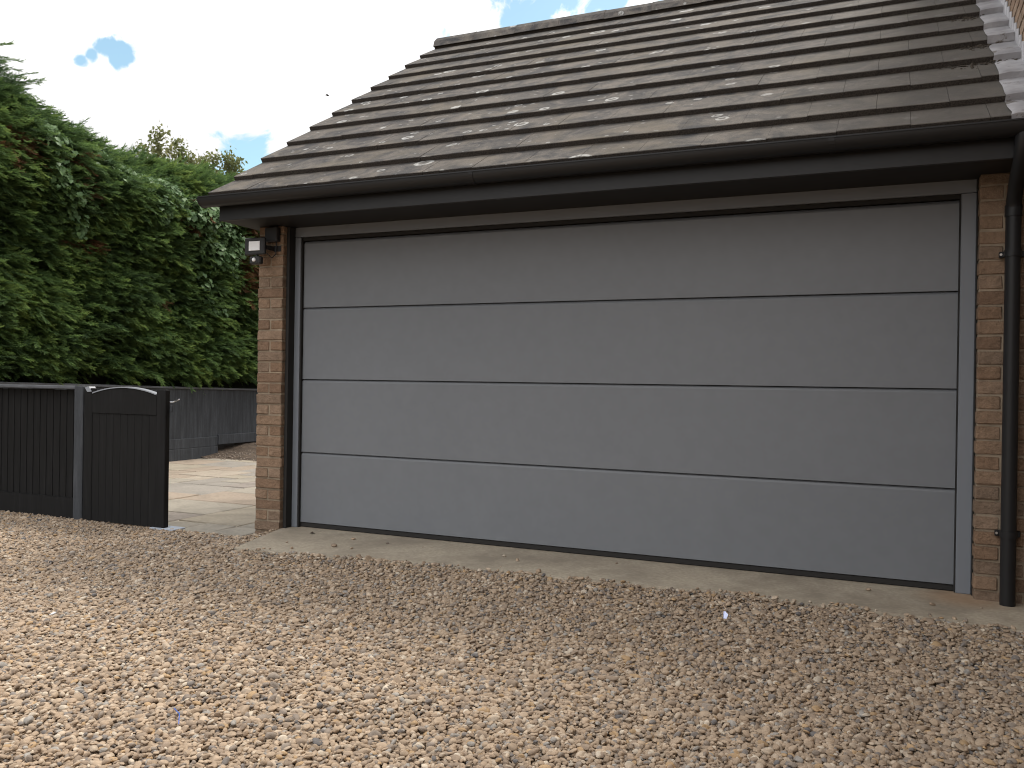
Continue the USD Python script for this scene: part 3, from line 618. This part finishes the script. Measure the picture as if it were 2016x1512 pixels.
# ================================================================= HEDGE
hedge = thing("conifer_hedge", "tall dense green conifer hedge behind the low boundary fence", "hedge")
HY0, HY1 = -7.0, 9.5
def htop(y): return np.interp(y, [-7, 0, 1.0, 1.5, 1.9, 2.3, 2.75, 3.3, 4.2, 5.3, 7, 9.5], [4.65, 4.55, 4.40, 4.26, 4.13, 4.02, 3.88, 3.86, 3.93, 3.98, 3.9, 3.7])
def hface(y, zf):  # face position at height fraction zf
    n1 = meshkit.fbm(np.stack([y * .9, zf * 4.0, y * 0 + 1], -1), 3, 2) - .5
    n2 = meshkit.fbm(np.stack([y * 2.6, zf * 10., y * 0 + 3], -1), 3, 6) - .5
    top = np.clip((zf - .80) / .20, 0, 1)
    return -5.02 + n1 * .45 + n2 * .34 - top ** 2 * .75
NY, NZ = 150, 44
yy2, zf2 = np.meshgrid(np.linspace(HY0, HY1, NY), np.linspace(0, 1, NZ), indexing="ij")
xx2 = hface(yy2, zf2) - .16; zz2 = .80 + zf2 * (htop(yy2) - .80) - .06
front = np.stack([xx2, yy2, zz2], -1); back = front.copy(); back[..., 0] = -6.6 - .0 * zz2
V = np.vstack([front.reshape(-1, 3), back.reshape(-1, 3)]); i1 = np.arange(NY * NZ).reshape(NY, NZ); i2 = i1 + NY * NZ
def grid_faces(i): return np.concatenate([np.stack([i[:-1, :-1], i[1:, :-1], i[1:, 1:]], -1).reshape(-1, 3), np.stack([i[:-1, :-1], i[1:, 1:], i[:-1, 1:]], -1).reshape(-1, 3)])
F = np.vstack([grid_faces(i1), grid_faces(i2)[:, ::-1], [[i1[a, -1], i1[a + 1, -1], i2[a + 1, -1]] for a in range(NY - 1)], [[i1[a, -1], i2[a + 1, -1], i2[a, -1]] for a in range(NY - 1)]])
obj("inner_foliage", trimesh.Trimesh(V, F, process=False), "hedge_dark", hedge, smooth=True)  # solid dark core added to block light through the hedge
tk = [tube([(-5.75, y, -.15), (-5.7, y + .03, .6), (-5.72, y, 1.2)], [.10, .075, .06], 10) for y in np.arange(-6.5, 9.4, .9)]
for t in tk: obj("trunk", t, "bark", hedge)

def spray(seed, L=.44):
    """A flat feathery conifer frond along +x, tip drooping; 'tip' runs from 0 at the wood to 1 at the young ends."""
    r = np.random.default_rng(seed); V, F, T = [], [], []
    def blade(p, d, ln, w, up, t0, t1):
        d = d / np.linalg.norm(d); sd = np.cross(d, up); sd /= np.linalg.norm(sd); o = len(V)
        mid = p + d * ln * .4 + up * r.uniform(-.004, .004)
        V.extend([p, mid + sd * w, p + d * ln + np.array([0, 0, -.10 * ln]), mid - sd * w]); T.extend([t0, (t0 + t1) / 2, t1, (t0 + t1) / 2]); F.extend([(o, o + 1, o + 2), (o, o + 2, o + 3)])
    up = np.array([0, 0, 1.0]); nseg = 17; p = np.zeros(3); d = np.array([1.0, 0, .20])
    for i in range(nseg):
        t = i / nseg; d = d + np.array([0, r.normal(0, .06), -.040]); d /= np.linalg.norm(d)
        q = p + d * L / nseg
        blade(p, d, L / nseg * 1.4, .0030, up, t * .7, t * .7 + .1)
        for sd in (-1, 1):
            ln = (.088 * (1 - t) ** .6 + .030) * r.uniform(.5, 1.4)
            dd = d * .90 + np.array([0, sd * .42, 0]) + np.array([0, 0, r.normal(-.02, .22)]); dd /= np.linalg.norm(dd)
            blade(p, dd, ln, .0030, up + r.normal(0, .6, 3), t * .6, min(1, t * .6 + .5))
            nk = int(3 + ln / .014)
            for kk in range(nk):
                f = (kk + .6) / nk; pp = p + dd * ln * f; s2 = 1 if kk % 2 else -1
                d3 = dd * .86 + np.cross(up, dd) * s2 * .42 + np.array([0, 0, r.normal(-.03, .16)])
                blade(pp, d3, ln * (1 - f) * .42 + .016, .0026, up + r.normal(0, .7, 3), min(1, t * .6 + .4 * f), min(1, t * .6 + .4 * f + .35))
        p = q
    m = trimesh.Trimesh(np.array(V), np.array(F), process=False); m.metadata["tip"] = np.array(T); return m

hr = np.random.default_rng(12)
def aim(yaw, pitch, roll):
    qz = np.stack([np.cos(yaw / 2), 0 * yaw, 0 * yaw, np.sin(yaw / 2)], 1); qy = np.stack([np.cos(pitch / 2), 0 * yaw, np.sin(pitch / 2), 0 * yaw], 1); qx = np.stack([np.cos(roll / 2), np.sin(roll / 2), 0 * yaw, 0 * yaw], 1)
    return qmul(qmul(qz, qy), qx)
def instancer(path, protos, mats, P, S, Q, label=None):
    pi = UsdGeom.PointInstancer.Define(stage, numbered(path)); tag(pi, label, kind="stuff")
    tg = []
    for i, m in enumerate(protos): tg.append(usdkit.mesh(stage, f"{pi.GetPath()}/frond" + (f"_{i:03d}" if i else ""), m, M[mats], smooth=False).GetPath())
    for t_, m in zip(tg, protos): UsdGeom.PrimvarsAPI(stage.GetPrimAtPath(t_)).CreatePrimvar("tip", Sdf.ValueTypeNames.FloatArray, "vertex").Set(Vt.FloatArray.FromNumpy(m.metadata["tip"].astype(np.float32)))
    pi.CreatePrototypesRel().SetTargets(tg); n = len(P)
    pi.CreateProtoIndicesAttr(Vt.IntArray.FromNumpy(np.random.default_rng(n).integers(0, len(protos), n).astype(np.int32)))
    pi.CreatePositionsAttr(Vt.Vec3fArray.FromNumpy(np.asarray(P, np.float32))); pi.CreateScalesAttr(Vt.Vec3fArray.FromNumpy(np.repeat(np.asarray(S, np.float32)[:, None], 3, 1)))
    pi.CreateOrientationsAttr(quath(Q)); return pi
IVY = {1: [(1.70, 3.86, .16, .22), (1.80, 3.55, .16, .28), (1.78, 3.30, .12, .15), (1.95, 3.0, .07, .25), (2.1, 2.75, .07, .2)],
       2: [(2.75, 3.72, .30, .14), (3.1, 3.55, .38, .20), (3.45, 3.45, .35, .22), (3.15, 3.15, .14, .25), (3.9, 3.3, .25, .2)],
       3: [(3.95, 3.25, .28, .25), (4.2, 3.15, .30, .30), (4.4, 2.95, .30, .35), (4.5, 2.75, .18, .25), (4.15, 2.9, .25, .3)],
       4: [(4.02, 2.35, .12, .25), (4.10, 2.1, .12, .20), (4.25, 1.97, .14, .06)]}
sprays = [spray(100 + i) for i in range(9)]
N = 150000
ys = np.where(hr.random(N) < .72, hr.uniform(.2, 8.6, N), hr.uniform(HY0 + .1, HY1 - .1, N)); zf = hr.random(N) ** .92
dens = meshkit.fbm(np.stack([ys * 1.7, zf * 7.0, ys * 0 + 9], -1), 3, 21)
k_ = hr.random(N) < np.clip((dens - .36) * 5.0, .16, 1); ys, zf = ys[k_], zf[k_]
k_ = (.84 + zf * (htop(ys) - .84)) > 1.06; ys, zf = ys[k_], zf[k_]
P = np.stack([hface(ys, zf) - hr.uniform(-.10, .20, len(ys)), ys, .84 + zf * (htop(ys) - .84)], 1)
yaw = hr.normal(.55, .60, len(ys)); pit = hr.normal(-.10, .26, len(ys)) - .35 * np.clip((zf - .8) / .2, 0, 1); rol = hr.normal(0, .35, len(ys))
DEAD = [(1.29, 3.48, .16), (1.84, 3.53, .12), (3.84, 3.17, .17), (3.71, 3.0, .14), (4.78, 2.9, .18), (1.95, 2.54, .09), (2.33, 2.56, .10), (3.25, 2.05, .10), (5.0, 2.5, .22), (4.9, 3.25, .15), (2.1, 3.2, .12)]
dead = np.zeros(len(ys), bool)
for (dy_, dz_, r_) in DEAD: dead |= (np.hypot(P[:, 1] - dy_, P[:, 2] - dz_) < r_ * 1.15) & (hr.random(len(ys)) < .5)
cut = np.zeros(len(ys), bool)
for q_, bl_ in IVY.items():
    for (a_, b_, c_, d_) in bl_: cut |= (((P[:, 1] - a_) / (c_ * .75)) ** 2 + ((P[:, 2] - b_) / (d_ * .75)) ** 2 < 1) & (hr.random(len(ys)) < (.8 if q_ < 4 else .4))
P, yaw, pit, rol, dead = P[~cut], yaw[~cut], pit[~cut], rol[~cut], dead[~cut]
S = np.where(hr.random(len(P)) < .15, hr.uniform(.7, 1.05, len(P)), hr.uniform(.38, .75, len(P))); Q = aim(yaw, pit, rol)
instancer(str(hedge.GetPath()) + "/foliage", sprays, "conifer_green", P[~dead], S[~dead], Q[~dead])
instancer(str(hedge.GetPath()) + "/dead_foliage", sprays[:3], "conifer_dead", P[dead] + (.05, 0, 0), S[dead] * .9, Q[dead])
tn = 5200; ty = np.where(hr.random(tn) < .7, hr.uniform(.2, 8.6, tn), hr.uniform(HY0, HY1, tn)); tx = hr.uniform(-6.6, -5.45, tn)
tzz = htop(ty) - .02 + .10 * (meshkit.fbm(np.stack([ty * 3, tx * 3, ty * 0], -1), 2, 4) - .5) - .35 * np.clip((tx + 5.75) / .4, 0, 1) ** 2
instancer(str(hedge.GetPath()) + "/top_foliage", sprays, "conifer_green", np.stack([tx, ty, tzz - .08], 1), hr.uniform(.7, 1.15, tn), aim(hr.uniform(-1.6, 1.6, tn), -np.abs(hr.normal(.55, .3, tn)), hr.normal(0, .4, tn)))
# long whiskers at the tall near end
wn = 70; wy = hr.uniform(.9, 1.55, wn)
instancer(str(hedge.GetPath()) + "/leader_shoots", [spray(300 + i, .62) for i in range(3)], "conifer_green", np.stack([hr.uniform(-5.75, -5.3, wn), wy, htop(wy) - hr.uniform(.0, .25, wn)], 1), hr.uniform(.7, 1.1, wn), aim(hr.uniform(-.4, 1.6, wn), -np.abs(hr.normal(.5, .25, wn)), hr.normal(0, .4, wn)))

# ================================================================= IVY
def ivy_leaf():
    o = [(0, 0), (.30, -.12), (.52, .10), (.38, .34), (.56, .52), (.26, .62), (0, 1.0), (-.26, .62), (-.56, .52), (-.38, .34), (-.52, .10), (-.30, -.12)]
    v = np.array([(0, .38, .06)] + [(a, b, 0) for a, b in o]); return v, [(0, i + 1, (i + 1) % 12 + 1) for i in range(12)]
IV, IF = ivy_leaf(); IF = np.array(IF)
def ivy(label, blobs, n, seed):
    r = np.random.default_rng(seed); t = thing("ivy", label, "ivy", None); VV, FF = [], []
    for _ in range(n):
        b = blobs[r.integers(len(blobs))]; y, z = b[0] + r.normal(0, b[2] * .5), b[1] + r.normal(0, b[3] * .5)
        h = (z - .8) / (float(htop(np.array(y))) - .8)
        if h > 1.0 or h < 0: continue
        x = float(hface(np.array([y]), np.array([h]))[0]) + r.uniform(.08, .36)
        s = r.uniform(.042, .076)
        v = IV * (s, -s, s)      # tip hangs down
        ya, pa, ra = r.normal(0, .6), r.normal(.5, .35), r.normal(0, .5)
        Rz = trimesh.transformations.euler_matrix(math.pi / 2 - pa, ra * .6, math.pi / 2 + ya)[:3, :3]
        Rr = trimesh.transformations.rotation_matrix(ra, [0, 0, 1])[:3, :3]
        VV.append((v @ Rr.T) @ Rz.T + (x, y, z)); FF.append(IF + 13 * (len(VV) - 1))
    lf = obj("foliage", trimesh.Trimesh(np.vstack(VV), np.vstack(FF), process=False), "ivy_green", t, smooth=True); tag(lf, kind="stuff")
    st = []
    for b in blobs:
        pts_ = [(b[0] + r.normal(0, .03), b[1] + dz) for dz in np.linspace(b[3] * .8, -b[3] * .8, 6)]
        q = []
        for (a, c) in pts_:
            h = min(max((c - .8) / (float(htop(np.array(a))) - .8), 0), 1); q.append((float(hface(np.array([a]), np.array([h]))[0]) + .04, a, min(c, .8 + (float(htop(np.array(a))) - .8))))
        st.append(tube(q, .006, 6))
    obj("stem", cat_(st), "bark", t, smooth=True)
ivy("narrow ivy strand trailing down the tallest left end of the hedge", IVY[1], 600, 1)
ivy("broad ivy patch along the hedge top below the broadleaf tree", IVY[2], 1700, 2)
ivy("thick bright ivy curtain on the hedge just left of the gutter end", IVY[3], 2600, 3)
ivy("thin pale ivy sprigs low on the middle of the hedge", IVY[4], 160, 4)

# ================================================================= TREE BEHIND
tree = thing("broadleaf_tree", "small leafed broadleaf tree showing above the conifer hedge", "tree")
obj("trunk", tube([(-9.2, 8.2, -.15), (-9.15, 8.2, 1.5), (-9.2, 8.25, 3.4)], [.16, .12, .08], 12), "bark", tree, smooth=True)
tr2 = np.random.default_rng(77); limbs, tips = [], []
targets = [(-9.0, 6.95, 5.2), (-9.0, 7.25, 5.62), (-9.0, 7.55, 5.25), (-9.0, 7.85, 5.50), (-9.0, 8.15, 5.35), (-9.0, 8.5, 5.38), (-9.1, 8.85, 5.50), (-9.0, 9.1, 5.58), (-9.0, 9.4, 5.55), (-9.1, 9.75, 5.42), (-9.3, 10.1, 5.25), (-9.0, 9.55, 5.2), (-9.8, 8.0, 5.2), (-9.8, 9.0, 5.2), (-8.6, 8.3, 4.9), (-8.6, 9.3, 4.9)]
for tx_, ty_, tz_ in targets:
    e = np.array([tx_, ty_, tz_ + .12]); b = np.array([-9.2, 8.25 + tr2.normal(0, .05), 3.2 + tr2.uniform(-.4, .2)]); mid = (b + e) / 2 + (0, (ty_ - 8.25) * .22, -.25)
    pp = [b, (b + mid) / 2 + tr2.normal(0, .03, 3), mid, (mid + e) / 2 + tr2.normal(0, .03, 3), e]
    limbs.append(tube(pp, [.04, .026, .017, .010, .004], 7))
    for f in np.linspace(.30, 1.0, 20):
        k2 = f * 4; a = min(int(k2), 3); c = pp[a] + (pp[a + 1] - pp[a]) * (k2 - a)
        for _ in range(2):
            tw = c + tr2.normal(0, .16 * (1.1 - f) + .035, 3); limbs.append(tube([c, (c + tw) / 2, tw], [.004, .003, .002], 4, False)); tips.append(tw); tips.append((c + tw) / 2)
obj("limbs", cat_(limbs), "bark", tree, smooth=True)
lv, lf_ = [], []
base = np.array([(0, 0, 0), (.33, .42, .04), (.12, .8, 0), (0, 1.0, -.05), (-.12, .8, 0), (-.33, .42, .04)]); bfc = np.array([(0, 1, 2), (0, 2, 3), (0, 3, 4), (0, 4, 5)])
for tp in tips:
    for _ in range(tr2.integers(11, 18)):
        s = tr2.uniform(.06, .10); Rm = trimesh.transformations.random_rotation_matrix(tr2.random(3))[:3, :3]
        lv.append(base * s @ Rm.T + tp + tr2.normal(0, .07, 3)); lf_.append(bfc + 6 * (len(lv) - 1))
obj("crown", trimesh.Trimesh(np.vstack(lv), np.vstack(lf_), process=False), "tree_green", tree)

# ================================================================= SMALL THINGS
pp_ = trimesh.Trimesh([[3.120, -.932, -.028], [3.137, -.950, -.022], [3.143, -.944, -.004], [3.126, -.928, .006], [3.119, -.931, .004]], [[0, 1, 2], [0, 2, 3], [0, 3, 4]], process=False)
pq = pp_.copy(); pq.apply_translation((.0, .0012, .0)); pq.invert()
tag(obj("paper_scrap", cat_([pp_, pq]), "paper"), "crumpled scrap of pale blue paper lying on the gravel", "paper")
ps = trimesh.Trimesh(np.array([(-.016, -.008, -.004), (.014, -.010, .004), (.017, .006, .010), (-.008, .010, .006)]) + (0.338, -2.236, -.032), [[0, 1, 2], [0, 2, 3]], process=False); ps2 = ps.copy(); ps2.apply_translation((0, 0, -.0012)); ps2.invert()
tag(obj("plastic_flake", cat_([ps, ps2]), "lens_white"), "pale plastic flake among the pebbles at the far left", "flake")
tag(obj("blue_string", tube([(1.672, -2.838, -.034), (1.738, -2.882, -.026), (1.779, -2.926, -.036)], .0016, 6), "string_blue", smooth=True), "short bit of blue string lying on the gravel in the left foreground", "string")
pb = trimesh.creation.icosphere(2, .017); pb.vertices = pb.vertices * (1.2, .9, .7) + (.62, -.47, .010) ; tag(obj("pebble", pb, "pebble_c", smooth=True), "single brown pebble left on the concrete strip near its left end", "pebble")
ll = trimesh.Trimesh(np.array([(0, 0, 0), (.02, .012, .006), (.045, .004, .002), (.03, -.012, .008), (.012, -.012, .003), (.01, .02, .01)]) + (.20, -.16, .003), [[0, 1, 2], [0, 2, 3], [0, 3, 4], [0, 5, 1]], process=False)
tag(obj("dead_leaf", ll, "bark"), "tiny curled dead leaf on the concrete by the door's left corner", "leaf")
bd = thing("bird", "tiny dark bird flying in the white sky above the roof", "bird")
bc = np.array([-23.33, 32.29, 15.95])
bo = trimesh.creation.icosphere(2, .05); bo.vertices = bo.vertices * (1.9, .6, .6) + bc; obj("body", bo, "bird_dark", bd, smooth=True)
for sgn in (-1, 1):
    w = trimesh.Trimesh(np.array([(-.03, 0, .01), (.05, 0, .01), (.03, sgn * .07, .07), (-.05, sgn * .15, .03), (-.05, sgn * .06, .05)]) + bc, [[0, 1, 2], [0, 2, 4], [4, 2, 3]], process=False)
    w2 = w.copy(); w2.apply_translation((0, 0, -.006)); w2.invert(); obj("wing", cat_([w, w2]), "bird_dark", bd)
obj("tail", trimesh.Trimesh(np.array([(-.08, -.015, 0), (-.08, .015, 0), (-.17, .03, .0), (-.17, -.03, .0), (-.12, 0, .012)]) + bc, [[0, 1, 4], [1, 2, 4], [2, 3, 4], [3, 0, 4], [0, 2, 1], [0, 3, 2]], process=False), "bird_dark", bd)
